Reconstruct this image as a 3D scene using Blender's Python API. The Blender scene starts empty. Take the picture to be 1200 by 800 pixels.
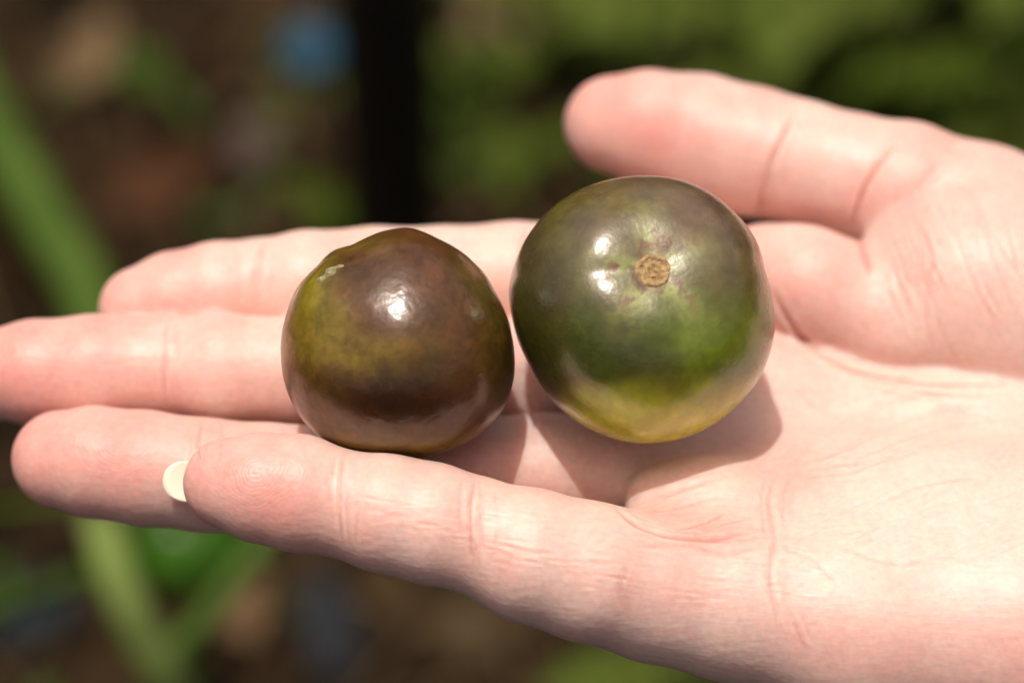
import bpy, bmesh, math, random
import numpy as np
from mathutils import Vector
from mathutils.bvhtree import BVHTree

random.seed(7)
rng = np.random.default_rng(11)
sc = bpy.context.scene
COL = sc.collection
H = 0.50                       # height of the hand above the soil, metres
MM = 0.001

# ------------------------------------------------------------------ camera
ELEV = math.radians(52.0)      # the camera looks down on the palm
DIST = 420.0                   # mm from the lens to the middle of the hand
WID = 153.6                    # mm across the frame at that distance
SE, CE = math.sin(ELEV), math.cos(ELEV)
CAM = np.array([0.0, -CE * DIST, SE * DIST])       # mm, hand coordinates (z = 0 at the middle finger's axis)
FWD = np.array([0.0, CE, -SE]); UPV = np.array([0.0, SE, CE]); RGT = np.array([1.0, 0, 0])
PXM = WID / 1200.0
cd = bpy.data.cameras.new('camera'); cam = bpy.data.objects.new('camera', cd); COL.objects.link(cam)
cam.location = (CAM[0] * MM, CAM[1] * MM, CAM[2] * MM + H)
cam.rotation_euler = (math.pi / 2 - ELEV, 0, 0)
cd.sensor_width = 36.0
cd.lens = 36.0 * DIST / WID
cd.clip_start = 0.02; cd.clip_end = 200
cd.dof.use_dof = True; cd.dof.focus_distance = (DIST - 34) * MM; cd.dof.aperture_fstop = 7.8
cd.dof.aperture_blades = 0
sc.camera = cam

# ------------------------------------------------------------------ sky, sun, exposure
SUN = np.array([-0.115, 0.085, 0.965]); SUN /= np.linalg.norm(SUN)
w = bpy.data.worlds.new('World'); sc.world = w; w.use_nodes = True
nt = w.node_tree; nt.nodes.clear()
sky = nt.nodes.new('ShaderNodeTexSky'); sky.sky_type = 'NISHITA'; sky.sun_disc = False
sky.sun_elevation = math.asin(SUN[2]); sky.sun_rotation = math.atan2(SUN[0], SUN[1])
sky.air_density = 0.7; sky.dust_density = 7.0; sky.ozone_density = 0.0
bg = nt.nodes.new('ShaderNodeBackground'); bg.inputs[1].default_value = 0.17
wo = nt.nodes.new('ShaderNodeOutputWorld')
wb = nt.nodes.new('ShaderNodeVectorMath'); wb.operation = 'MULTIPLY'; wb.inputs[1].default_value = (1.0, 0.93, 0.84)   # the camera's warm white balance
nt.links.new(sky.outputs[0], wb.inputs[0]); nt.links.new(wb.outputs[0], bg.inputs[0]); nt.links.new(bg.outputs[0], wo.inputs[0])
sl = bpy.data.lights.new('sun', 'SUN'); so = bpy.data.objects.new('sun', sl); COL.objects.link(so)
sl.energy = 3.8; sl.angle = math.radians(0.6); sl.color = (1.0, 0.955, 0.90)
so.rotation_euler = Vector((SUN[0], SUN[1], SUN[2])).to_track_quat('Z', 'Y').to_euler()
so.location = (0, 0, 3)
sc.view_settings.view_transform = 'Standard'; sc.view_settings.look = 'None'
sc.view_settings.exposure = -0.40; sc.view_settings.gamma = 1.0
sc.render.engine = 'CYCLES'
sc.cycles.use_denoising = True
sc.cycles.max_bounces = 8

# ------------------------------------------------------------------ helpers
def W(p):                                  # hand mm -> world metres
    p = np.asarray(p, float)
    return p * MM + np.array([0, 0, H])

def ray(px, py):
    d = FWD * DIST + RGT * ((px - 600) * PXM) + UPV * ((400 - py) * PXM)
    return d / np.linalg.norm(d)

def P(px, py, z):                          # point at height z (mm) seen at that place of the picture
    d = ray(px, py); t = (z - CAM[2]) / d[2]
    return CAM + d * t

def depth_scale(p):
    return float(np.dot(p - CAM, FWD)) / DIST

def PR(px, py, z, rpx):
    p = P(px, py, z)
    return p, rpx * PXM * depth_scale(p)

def tag(o, label=None, cat=None, group=None, kind=None):
    if label: o['label'] = label
    if cat: o['category'] = cat
    if group: o['group'] = group
    if kind: o['kind'] = kind
    return o

def mesh_obj(name, verts, faces, mat=None, parent=None, smooth=True):
    me = bpy.data.meshes.new(name)
    me.from_pydata([tuple(v) for v in verts], [], [tuple(f) for f in faces])
    if smooth:
        me.polygons.foreach_set('use_smooth', [True] * len(me.polygons))
    me.update()
    o = bpy.data.objects.new(name, me); COL.objects.link(o)
    if mat: me.materials.append(mat)
    if parent: o.parent = parent
    return o

def empty(name, loc=(0, 0, 0), rot=(0, 0, 0)):
    o = bpy.data.objects.new(name, None); COL.objects.link(o)
    o.location = loc; o.rotation_euler = rot; o.empty_display_size = 0.02
    return o

_T = rng.random((32, 32, 32)).astype(np.float32)
def vnoise(p, scale, seed=0):              # smooth value noise in 0..1
    q = np.asarray(p, np.float64) / scale + seed * 7.31 + 100
    i = np.floor(q).astype(int); f = q - i; f = f * f * f * (f * (f * 6 - 15) + 10)
    r = 0
    for dx in (0, 1):
        wx = f[:, 0] if dx else 1 - f[:, 0]
        for dy in (0, 1):
            wy = f[:, 1] if dy else 1 - f[:, 1]
            for dz in (0, 1):
                wz = f[:, 2] if dz else 1 - f[:, 2]
                r = r + wx * wy * wz * _T[(i[:, 0] + dx) % 32, (i[:, 1] + dy) % 32, (i[:, 2] + dz) % 32]
    return r
def fnoise(p, scale, seed=0, octv=4):
    a, s, t = 1.0, 0.0, 0.0
    for k in range(octv):
        s = s + a * vnoise(p, scale / 2 ** k, seed + k * 3.7); t += a; a *= 0.55
    return s / t
def sstep(a, b, x):
    t = np.clip((x - a) / (b - a), 0, 1); return t * t * (3 - 2 * t)

def nodes(name):
    m = bpy.data.materials.new(name); m.use_nodes = True
    t = m.node_tree; b = t.nodes['Principled BSDF']
    return m, t, b
def N(t, typ, **kw):
    n = t.nodes.new(typ)
    for k, v in kw.items():
        if isinstance(k, str) and k.startswith('i_'):
            n.inputs[k[2:].replace('_', ' ')].default_value = v
        else: setattr(n, k, v)
    return n
def L(t, a, b): t.links.new(a, b)

def simple_mat(name, c1, c2, scale=30.0, rough=0.7, bump=0.3, spec=0.4, trans=0.0, coord='Object', sss=0.0):
    m, t, b = nodes(name)
    tc = N(t, 'ShaderNodeTexCoord'); no = N(t, 'ShaderNodeTexNoise'); no.inputs['Scale'].default_value = scale
    no.inputs['Detail'].default_value = 6; L(t, tc.outputs[coord], no.inputs['Vector'])
    cr = N(t, 'ShaderNodeValToRGB'); cr.color_ramp.elements[0].position = 0.32; cr.color_ramp.elements[1].position = 0.68
    cr.color_ramp.elements[0].color = (*c1, 1); cr.color_ramp.elements[1].color = (*c2, 1)
    L(t, no.outputs['Fac'], cr.inputs[0]); L(t, cr.outputs[0], b.inputs['Base Color'])
    b.inputs['Roughness'].default_value = rough; b.inputs['Specular IOR Level'].default_value = spec
    bu = N(t, 'ShaderNodeBump'); bu.inputs['Strength'].default_value = bump; bu.inputs['Distance'].default_value = 0.002
    L(t, no.outputs['Fac'], bu.inputs['Height']); L(t, bu.outputs[0], b.inputs['Normal'])
    if trans > 0:
        tr = N(t, 'ShaderNodeBsdfTranslucent'); L(t, cr.outputs[0], tr.inputs['Color'])
        mx = N(t, 'ShaderNodeMixShader'); mx.inputs[0].default_value = trans
        out = t.nodes['Material Output']
        L(t, b.outputs[0], mx.inputs[1]); L(t, tr.outputs[0], mx.inputs[2]); L(t, mx.outputs[0], out.inputs['Surface'])
    return m

# ================================================================== TOMATO SHAPES (radial functions in camera-facing frames)
class Tomato:
    def __init__(s, cpx, cpy, z, outline, flat, dimple_dir, dimple, lobes, seed):
        s.c, _ = PR(cpx, cpy, z, 1)
        s.v = (CAM - s.c) / np.linalg.norm(CAM - s.c)
        s.r = np.array([1.0, 0, 0]); s.r -= s.v * s.r.dot(s.v); s.r /= np.linalg.norm(s.r)
        s.u = np.cross(s.v, s.r)
        k = PXM * depth_scale(s.c)
        a = []; q = []
        for x, y in outline:
            a.append(math.atan2(cpy - y, x - cpx)); q.append(math.hypot(x - cpx, y - cpy) * k)
        o = np.argsort(a); a = np.array(a)[o]; q = np.array(q)[o]
        # periodic smoothing of the outline
        g = np.linspace(-math.pi, math.pi, 361)[:-1]
        rr = np.interp(g, np.r_[a[-3:] - 2 * math.pi, a, a[:3] + 2 * math.pi], np.r_[q[-3:], q, q[:3]])
        kern = np.exp(-np.linspace(-2, 2, 13) ** 2); kern /= kern.sum()
        rr = np.convolve(np.r_[rr[-6:], rr, rr[:6]], kern, 'valid')
        s.g = np.r_[g, math.pi]; s.R = np.r_[rr, rr[0]]; s.R0 = float(rr.mean()); s.flat = flat
        d = np.array(dimple_dir, float); s.dd = d / np.linalg.norm(d); s.dimple = dimple; s.dw = 0.42; s.rough = 0.035 if flat < 0.95 else 0.11; s.lobes = lobes; s.seed = seed
        t = np.cross(s.dd, [0, 1, 0]); s.t1 = t / np.linalg.norm(t); s.t2 = np.cross(s.dd, s.t1)
    def radius(s, d):              # d: unit directions in (right, up, view)
        al = np.arctan2(d[:, 1], d[:, 0]); w = 1 - d[:, 2] ** 2
        w = w * w * 0.5 + w * 0.5
        Ro = np.interp(al, s.g, s.R)
        r = s.R0 * s.flat * (1 - w) + Ro * w
        bowl = s.dd + np.array([-0.015, 0.01, 0]) if s.flat < 0.95 else s.dd
        bowl = bowl / np.linalg.norm(bowl)                    # the hollow is a little off the scar
        ang = np.arccos(np.clip(d @ bowl, -1, 1))
        ph = np.arctan2(d @ s.t2 - bowl @ s.t2, d @ s.t1 - bowl @ s.t1)
        if s.flat < 0.95: r = r - 0.12 * np.exp(-(np.arccos(np.clip(d @ s.dd, -1, 1)) / 0.20) ** 2) + 1.45 * (d @ s.t1 - bowl @ s.t1) * np.exp(-(ang / 0.45) ** 2)
        # shoulders swell round the dimple, faint lobes run down the side
        r = r - s.dimple * np.exp(-(ang / s.dw) ** 2)
        lob = np.zeros_like(r)
        for n, amp, p0 in s.lobes:
            lob += amp * np.cos(n * ph + p0) * np.exp(-((ang - 0.6) / 0.55) ** 2)
        if s.flat < 0.95: r = r + 0.60 * (0.5 + 0.5 * np.cos(ph)) ** 1.5 * np.exp(-((ang - 0.52) / 0.22) ** 2) - 0.34 * np.exp(-((ph - 0.05) / 0.22) ** 2 - ((ang - 0.42) / 0.22) ** 2)
        r = r + lob + (fnoise(d, 0.8, s.seed, 2) - 0.5) * (0.5 if s.flat < 0.95 else 1.3) + (fnoise(d, 0.13, s.seed + 2, 3) - 0.5) * s.rough
        return r
    def local(s, p):
        q = p - s.c
        return np.stack([q @ s.r, q @ s.u, q @ s.v], -1)
    def sd(s, p):
        q = s.local(p); n = np.linalg.norm(q, axis=-1) + 1e-6
        return n - s.radius(q / n[:, None])

OUT_BIG = [(768,205),(805,212),(843,232),(874,262),(889,290),(894,312),(903,348),(907,378),(902,410),(892,437),(864,474),(816,507),(755,520),(698,506),(650,474),(619,426),(602,378),(597,339),(613,286),(650,242),(702,214)]
OUT_SMALL = [(479,266),(516,278),(554,306),(580,340),(600,377),(605,419),(595,467),(576,499),(535,526),(471,538),(422,533),(377,512),(351,482),(333,441),(329,400),(334,370),(347,329),(377,295),(419,276)]
TB = Tomato(752, 362, 23.5, OUT_BIG, 0.93, (0.10, 0.33, 0.93), 1.85, [(5, 0.07, 3.3), (3, 0.08, 2.0)], 3)
TS = Tomato(468, 402, 21.5, OUT_SMALL, 0.97, (-0.55, 0.80, 0.15), 0.9, [(3, 0.30, 0.3), (5, 0.12, 1.0)], 9)

# ================================================================== HAND (implicit surface)
VOX = 0.8
lo = np.array([-96.0, -92.0, -44.0]); hi = np.array([176.0, 66.0, 34.0])
dim = np.ceil((hi - lo) / VOX).astype(int)
ax = [lo[i] + VOX * np.arange(dim[i]) for i in range(3)]

def new_field(): return np.full(tuple(dim), 30.0, np.float32)
def box_idx(a, b):
    i0 = np.maximum(np.floor((a - lo) / VOX).astype(int), 0); i1 = np.minimum(np.ceil((b - lo) / VOX).astype(int) + 1, dim)
    return i0, i1
def grid(i0, i1):
    X = ax[0][i0[0]:i1[0]].astype(np.float32)[:, None, None]; Y = ax[1][i0[1]:i1[1]].astype(np.float32)[None, :, None]
    Z = ax[2][i0[2]:i1[2]].astype(np.float32)[None, None, :]
    return X, Y, Z
def smin(a, b, k):
    if k <= 0.01: return np.minimum(a, b)
    h = np.maximum(k - np.abs(a - b), 0) / k
    return np.minimum(a, b) - h * h * h * k / 6.0
def smax(a, b, k): return -smin(-a, -b, k)
def add_cone(F, a, ra, b, rb, k, flat=1.0):
    m = max(ra, rb) + k + 3
    i0, i1 = box_idx(np.minimum(a, b) - m, np.maximum(a, b) + m)
    if (i1 <= i0).any(): return
    X, Y, Z = grid(i0, i1)
    ab = b - a; l2 = float(ab @ ab)
    t = ((X - a[0]) * ab[0] + (Y - a[1]) * ab[1] + (Z - a[2]) * ab[2]) / l2
    t = np.clip(t, 0, 1)
    dx = X - a[0] - t * ab[0]; dy = Y - a[1] - t * ab[1]; dz = (Z - a[2] - t * ab[2]) / flat
    d = np.sqrt(dx * dx + dy * dy + dz * dz) - (ra + (rb - ra) * (t * t * (3 - 2 * t) * .5 + t * .5))
    s = tuple(slice(i0[i], i1[i]) for i in range(3))
    F[s] = smin(F[s], d.astype(np.float32), k)
def add_chain(F, pts, k=2.0, flat=1.0):
    q = [PR(*p) if len(p) == 4 else (np.array(p[:3]), p[4]) for p in pts]
    for (a, ra), (b, rb) in zip(q[:-1], q[1:]): add_cone(F, a, ra, b, rb, k, flat)
    return q
def rotz(v, a): c, s = math.cos(a), math.sin(a); return np.array([c * v[0] - s * v[1], s * v[0] + c * v[1], v[2]])
def add_ell(F, c, r, k, yaw=0.0, roll=0.0, sub=False, pitch=0.0):
    c = np.asarray(c, float); r = np.asarray(r, float); m = r.max() + k + 3
    i0, i1 = box_idx(c - m, c + m)
    X, Y, Z = grid(i0, i1); X = X - c[0]; Y = Y - c[1]; Z = Z - c[2]
    cy, sy = math.cos(yaw), math.sin(yaw)
    x = cy * X + sy * Y; y = -sy * X + cy * Y
    cp, sp = math.cos(pitch), math.sin(pitch)
    x, Z1 = cp * x + sp * Z, -sp * x + cp * Z
    cr_, sr_ = math.cos(roll), math.sin(roll)
    y, z = cr_ * y + sr_ * Z1, -sr_ * y + cr_ * Z1
    k0 = np.sqrt((x / r[0]) ** 2 + (y / r[1]) ** 2 + (z / r[2]) ** 2) + 1e-6
    k1 = np.sqrt((x / r[0] ** 2) ** 2 + (y / r[1] ** 2) ** 2 + (z / r[2] ** 2) ** 2) + 1e-6
    d = (k0 * (k0 - 1) / k1).astype(np.float32)
    s = tuple(slice(i0[i], i1[i]) for i in range(3))
    F[s] = smax(F[s], -d, k) if sub else smin(F[s], d, k)

# ---- fingers: (picture x, picture y, height, radius in picture units)
INDEX = [(166,362,0,50),(205,352,0.5,57),(255,345,1,61),(305,339,0.8,58.5),(360,335,1.7,64),(440,330,1,64),(520,327,0.5,62),(600,325,0,65),(690,328,-2,68),(790,335,-5,74)]
MIDDLE = [(-8,437,0,52),(40,436,0.5,61),(110,433,1,64),(195,433,0.6,60),(262,434,1.4,65.5),(350,436,1,64),(430,438,0,62),(520,438,-0.5,65),(610,440,-2,66),(720,446,-6,74)]
RING = [(72,538,0.5,58),(110,541,1,65),(170,548,1,67),(240,556,0.6,66),(310,562,0.6,66),(400,563,0,64),(480,560,-0.8,66),(560,554,-1.6,66),(640,553,-3,68),(740,560,-7,74)]
PINKY = [(268,566,13,54),(305,571,13.2,64),(350,578,13,68.5),(398,589,12.2,63),(450,600,12.2,69.5),(505,613,11.2,70.5),(556,626,9.8,67.5),(620,650,8.5,78),(690,670,6,82),(770,688,2,84)]
FF = new_field()
for ch in (INDEX, MIDDLE, RING, PINKY):
    f = new_field(); add_chain(f, ch, 1.5)
    FF = smin(FF, f, 0.5)
# ---- palm
FP = new_field()
add_chain(FP, [(790,335,-6,78),(930,380,-9,80),(1150,430,-12,88),(1400,500,-14,100)], 6)
add_chain(FP, [(720,446,-7,76),(900,470,-11,84),(1150,510,-14,92),(1400,540,-14,105)], 6)
add_chain(FP, [(740,560,-8,76),(900,575,-10,84),(1150,600,-12,95),(1400,600,-14,105)], 6)
add_chain(FP, [(770,688,1,84),(860,701,-1,91),(1000,730,-4,107),(1200,735,-6,128),(1420,690,-12,115)], 6)
add_chain(FP, [(1380,570,-12,130),(1600,560,-14,150),(2100,560,-14,190)], 12, 0.8)   # wrist and forearm
add_chain(FP, [(1380,480,-12,110),(1600,500,-14,140),(2100,500,-14,190)], 12, 0.8)
add_ell(FP, P(1060, 640, -3), (36, 17, 12), 8, yaw=-0.12)                            # hypothenar pad
add_ell(FP, P(828, 592, 2.6), (11.5, 6.5, 7.0), 8, yaw=-0.16)                         # pads under the finger roots
add_ell(FP, P(700, 548, -2), (9, 7, 6), 4)
add_ell(FP, P(720, 400, -3), (9, 9, 7), 4)
F = smin(FP, FF, 4.0)
# ---- ball of the thumb, web and thumb
FT = new_field()
THUMB = [(718,146,3,57),(760,150,3.5,66),(820,162,4,73),(880,178,4,74),(935,190,4,71),(1000,205,4,70),(1060,222,3.5,78),(1150,262,1,92),(1300,340,-6,110)]
add_chain(FT, THUMB, 2.5)
FH = new_field()
add_ell(FH, P(1155, 332, 1), (20, 15.5, 14), 4, yaw=-0.15, roll=0.15)               # thenar mass
add_ell(FH, P(1330, 370, -4), (34, 20, 17), 8, yaw=-0.25)
add_ell(FH, P(1035, 366, 0), (12, 9, 8.5), 4.0, yaw=-0.35)
add_ell(FH, P(945, 332, 2.6), (10.5, 9.0, 8.5), 5.5, yaw=-0.45); add_ell(FH, P(903, 322, -1.5), (9, 7.6, 7.5), 5, yaw=-0.5)                     # folded web skin
FT = smin(FT, FH, 2.2)
F = smin(F, FT, 1.0)
# ---- flesh gives way under the two fruits
for T in (TB, TS):
    i0, i1 = box_idx(T.c - 26, T.c + 26); s_ = tuple(slice(i0[i], i1[i]) for i in range(3))
    gx, gy, gz = np.meshgrid(*[ax[i][i0[i]:i1[i]] for i in range(3)], indexing='ij')
    pp = np.stack([gx.ravel(), gy.ravel(), gz.ravel()], -1)
    d = T.sd(pp).reshape(gx.shape).astype(np.float32)
    F[s_] = smax(F[s_], -(d - 0.10), 1.2)

def surface_nets(F):
    S = F < 0
    c = [S[a:S.shape[0]-1+a, b:S.shape[1]-1+b, d:S.shape[2]-1+d] for a in (0,1) for b in (0,1) for d in (0,1)]
    allv = c[0].copy(); anyv = c[0].copy()
    for q in c[1:]: allv &= q; anyv |= q
    act = anyv & ~allv
    idx = np.full(act.shape, -1, np.int64); cells = np.argwhere(act); idx[act] = np.arange(len(cells))
    acc = np.zeros((len(cells), 3)); cnt = np.zeros(len(cells))
    cor = [np.array([a, b, d]) for a in (0,1) for b in (0,1) for d in (0,1)]
    val = [F[cells[:,0]+q[0], cells[:,1]+q[1], cells[:,2]+q[2]] for q in cor]
    for i in range(8):
        for j in range(i + 1, 8):
            if abs(cor[i] - cor[j]).sum() != 1: continue
            m = (val[i] < 0) != (val[j] < 0)
            t = val[i][m] / (val[i][m] - val[j][m])
            acc[m] += cor[i] + t[:, None] * (cor[j] - cor[i]); cnt[m] += 1
    V = lo + VOX * (cells + acc / cnt[:, None])
    faces = []
    for axn in range(3):
        a = [slice(None)] * 3; b = [slice(None)] * 3; a[axn] = slice(0, -1); b[axn] = slice(1, None)
        ed = S[tuple(a)] != S[tuple(b)]; ins = S[tuple(a)]
        e = np.argwhere(ed)
        o1, o2 = [(1, 2), (2, 0), (0, 1)][axn]
        ok = (e[:, o1] > 0) & (e[:, o2] > 0) & (e[:, o1] < S.shape[o1]-1) & (e[:, o2] < S.shape[o2]-1); e = e[ok]
        def cell(d1, d2):
            q = e.copy(); q[:, o1] -= d1; q[:, o2] -= d2; return idx[q[:,0], q[:,1], q[:,2]]
        f = np.stack([cell(1,1), cell(0,1), cell(0,0), cell(1,0)], -1)
        flip = ~ins[e[:,0], e[:,1], e[:,2]]
        f[flip] = f[flip][:, ::-1]
        faces.append(f)
    return V, np.concatenate(faces)

V, Fc = surface_nets(F)
def adj_smooth(V, Fc, it, lam=0.5, mu=-0.52):
    e = np.concatenate([Fc[:, [0,1]], Fc[:, [1,2]], Fc[:, [2,3]], Fc[:, [3,0]]]); e = np.concatenate([e, e[:, ::-1]])
    n = len(V); cnt = np.bincount(e[:,0], minlength=n)[:, None]
    for k in range(it):
        for l in (lam, mu):
            a = np.stack([np.bincount(e[:,0], weights=V[e[:,1], i], minlength=n) for i in range(3)], -1) / cnt
            V = V + l * (a - V)
    return V
V = adj_smooth(V, Fc, 4)
me = bpy.data.meshes.new('hand')
me.vertices.add(len(V)); me.vertices.foreach_set('co', V.astype(np.float32).ravel())
me.loops.add(len(Fc) * 4); me.loops.foreach_set('vertex_index', Fc.astype(np.int32).ravel())
me.polygons.add(len(Fc)); me.polygons.foreach_set('loop_start', np.arange(0, len(Fc) * 4, 4, dtype=np.int32))
me.update(calc_edges=True)
tmp = bpy.data.objects.new('hand', me); COL.objects.link(tmp)
md = tmp.modifiers.new('s', 'SUBSURF'); md.levels = 1; md.render_levels = 1
dg = bpy.context.evaluated_depsgraph_get()
me2 = bpy.data.meshes.new_from_object(tmp.evaluated_get(dg)); tmp.modifiers.clear(); tmp.data = me2; bpy.data.meshes.remove(me); me2.name = 'hand'
hand = tmp; hand.name = 'hand'
n = len(me2.vertices); V = np.empty(n * 3, np.float32); me2.vertices.foreach_get('co', V); V = V.reshape(-1, 3).astype(float)
NV = np.empty(n * 3, np.float32); me2.vertices.foreach_get('normal', NV); NV = NV.reshape(-1, 3).astype(float)
print('hand verts', n)

# ---- creases pressed into the skin, laid where the photograph shows them
bvh = BVHTree.FromPolygons([tuple(v) for v in V[::1]], [tuple(p.vertices) for p in me2.polygons]) if False else None
def hand_bvh():
    bm = bmesh.new(); bm.from_mesh(me2); b = BVHTree.FromBMesh(bm); bm.free(); return b
bvh = hand_bvh()
def onhand(px, py):
    d = ray(px, py); h = bvh.ray_cast(Vector(CAM), Vector(d))
    return np.array(h[0]) if h[0] is not None else None
def seg_dist(P_, a, b):
    ab = b - a; t = np.clip(((P_ - a) @ ab) / (ab @ ab + 1e-9), 0, 1)
    return np.linalg.norm(P_ - a - t[:, None] * ab, axis=1), t
def spline(pts, m=6):
    q = np.array(pts, float); out = []
    for i in range(len(q) - 1):
        p0 = q[max(i-1, 0)]; p1 = q[i]; p2 = q[i+1]; p3 = q[min(i+2, len(q)-1)]
        for t in np.linspace(0, 1, m, endpoint=False):
            out.append(0.5 * (2*p1 + (p2-p0)*t + (2*p0-5*p1+4*p2-p3)*t*t + (3*p1-p0-3*p2+p3)*t**3))
    out.append(q[-1]); return out
crease = np.zeros(n); disp = np.zeros(n); deep = np.zeros(n)
def groove(pts, depth, width, bulge=0.35, red=1.0, taper=True):
    s = [onhand(*p) for p in spline(pts)]; s = [p for p in s if p is not None]
    if len(s) < 2: return
    s = np.array(s); lo_ = s.min(0) - 5 * width - 1; hi_ = s.max(0) + 5 * width + 1
    m = np.where(((V > lo_) & (V < hi_)).all(1))[0]; q = V[m]
    best = np.full(len(m), 1e9); along = np.zeros(len(m)); K = len(s) - 1
    wob = (vnoise(q, 2.5, 5) - 0.5) * 0.5 * width
    for i in range(K):
        d, t = seg_dist(q, s[i], s[i+1]); c = d < best; best[c] = d[c]; along[c] = (i + t[c]) / K
    best = np.abs(best + wob); width = width * 0.72; depth = depth * 0.55
    tp = np.clip(np.minimum(along, 1 - along) * 5, 0, 1) ** 0.7 if taper else 1.0
    g = np.exp(-(best / width) ** 2) * tp; hgh = np.exp(-((best - 2.2 * width) / (1.2 * width)) ** 2) * tp
    disp[m] += -depth * g + depth * bulge * hgh
    crease[m] = np.maximum(crease[m], g ** 2 * red * 0.75)

CREASES = [
 # thumb
 ([(935,128),(918,160),(903,195),(893,230),(890,256)], 0.75, 0.55, 0.5, 1.0),
 ([(915,165),(900,190),(889,215)], 0.35, 0.4, 0.3, 0.5),
 ([(1052,168),(1030,195),(1010,228),(998,268)], 0.7, 0.55, 0.5, 1.0),
 ([(1100,195),(1080,215),(1060,245)], 0.15, 0.6, 0.2, 0.3),
 # web fold
 ([(1008,280),(1014,298),(1020,320)], 0.9, 0.8, 0.3, 0.7),
 # thenar crease
 ([(903,338),(925,378),(957,410),(1005,437),(1090,451),(1200,452)], 1.1, 0.7, 0.3, 0.6),
 # heart line and the creases of the palm
 ([(909,556),(901,590),(908,635),(903,680),(915,745)], 0.24, 0.65, 0.4, 0.35),
 ([(925,715),(935,740),(945,760)], 0.15, 0.4, 0.3, 0.3),
 ([(1200,490),(1130,497),(1060,516),(990,545)], 0.30, 0.40, 0.4, 0.5),
 ([(1120,505),(1060,535),(1000,545),(940,550)], 0.14, 0.5, 0.3, 0.3),
 ([(1200,470),(1120,465),(1060,470),(960,500)], 0.12, 0.7, 0.3, 0.2),
 # folds between the little finger's root and the palm pads
 ([(720,592),(745,615),(780,628),(830,632),(880,622)], 0.55, 0.7, 0.5, 0.8),
 ([(790,622),(830,612),(850,600)], 0.2, 0.35, 0.4, 0.8),
 ([(740,640),(800,640),(850,648),(895,640)], 0.2, 0.6, 0.3, 0.4),
 ([(760,588),(800,572),(840,560)], 0.15, 0.5, 0.3, 0.3),
 # little finger creases
 ([(405,528),(400,560),(398,600),(402,640)], 0.28, 0.42, 0.5, 0.4),
 ([(392,535),(390,565),(390,600)], 0.12, 0.3, 0.3, 0.2),
 ([(556,556),(553,590),(552,630),(556,668)], 0.30, 0.42, 0.5, 0.5),
 ([(566,570),(564,610),(566,640)], 0.13, 0.3, 0.3, 0.2),
 ([(735,660),(728,690),(735,725)], 0.15, 0.5, 0.3, 0.3),
 # ring, middle, index
 ([(238,492),(233,515),(232,540)], 0.25, 0.45, 0.5, 0.5),
 ([(198,372),(193,400),(192,440),(196,478)], 0.28, 0.5, 0.5, 0.5),
 ([(208,385),(204,420)], 0.1, 0.4, 0.3, 0.2),
 ([(312,276),(305,300),(302,330),(304,365)], 0.35, 0.6, 0.5, 0.4),
 ([(620,262),(612,290),(612,320)], 0.3, 0.6, 0.5, 0.4),
 # roots of the middle and ring fingers between the fruits
 ([(612,455),(622,480),(628,505)], 0.4, 0.5, 0.4, 0.8),
 ([(600,480),(625,488),(650,500)], 0.3, 0.5, 0.4, 0.7),
]
for c in CREASES:
    groove(*c)
    pts = np.array(c[0], float)
    for k in range(3):                          # uneven companions beside each main crease
        nrm_ = np.array([-(pts[-1] - pts[0])[1], (pts[-1] - pts[0])[0]]); nrm_ /= np.linalg.norm(nrm_)
        off = rng.normal() * 9; i0_ = rng.integers(0, max(1, len(pts) - 1)); sub = pts[i0_:i0_ + 3] + nrm_ * off + rng.normal(size=(len(pts[i0_:i0_ + 3]), 2)) * 2.0
        if len(sub) > 1: groove([tuple(p) for p in sub], c[1] * rng.uniform(.25, .55), 0.32, 0.5, 0.3)
for p in ([(1060,235),(1090,300),(1085,370),(1100,420)], [(1085,215),(1125,290),(1150,350),(1190,400)], [(1120,205),(1160,270),(1200,330)], [(1040,300),(1060,350),(1075,400)],
          [(1150,250),(1175,330),(1198,380)], [(1020,325),(1045,350),(1062,385)],
          [(1190,475),(1110,480),(1050,500),(985,530),(930,548)], [(1150,560),(1080,570),(1010,600)],
          [(985,640),(1040,660),(1100,655)], [(905,640),(950,655),(985,690)],
          [(925,450),(960,480),(1010,500)], [(1080,455),(1120,480),(1200,500)], [(745,600),(790,596),(850,578)]):
    groove(p, 0.15, 0.5, 0.5, 0.3)
for k in range(26):                         # fine creases of the thumb ball
    x0 = 1035 + rng.random() * 160; y0 = 200 + rng.random() * 150; l = 30 + rng.random() * 90
    groove([(x0, y0), (x0 + l * 0.12, y0 + l * 0.5), (x0 + l * 0.38, y0 + l)], 0.12 + 0.16 * rng.random(), 0.3, 0.5, 0.25)
for k in range(90):                         # fine lines of the palm
    x0 = 930 + rng.random() * 260; y0 = 470 + rng.random() * 200; l = 20 + rng.random() * 60; a = -0.35 + rng.normal() * 0.3
    groove([(x0, y0), (x0 + l * math.cos(a), y0 + l * math.sin(a))], 0.05 + 0.06 * rng.random(), 0.3, 0.5, 0.15)
for k in range(110):                         # lengthwise lines of the little finger
    x0 = 410 + rng.random() * 330; yc = 600 + (x0 - 450) * 0.24; y0 = yc + rng.normal() * 26; l = 12 + rng.random() * 35
    groove([(x0, y0), (x0 + l, y0 + l * 0.16)], 0.06 + 0.09 * rng.random(), 0.24, 0.5, 0.1)
for k in range(60):
    x0 = 740 + rng.random() * 200; y0 = 610 + rng.random() * 90; l = 15 + rng.random() * 40
    groove([(x0, y0), (x0 + l, y0 + l * 0.12 + rng.normal() * 2)], 0.06 + 0.09 * rng.random(), 0.25, 0.5, 0.1)
disp += (fnoise(V, 12.0, 1, 2) - 0.5) * 0.2
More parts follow.
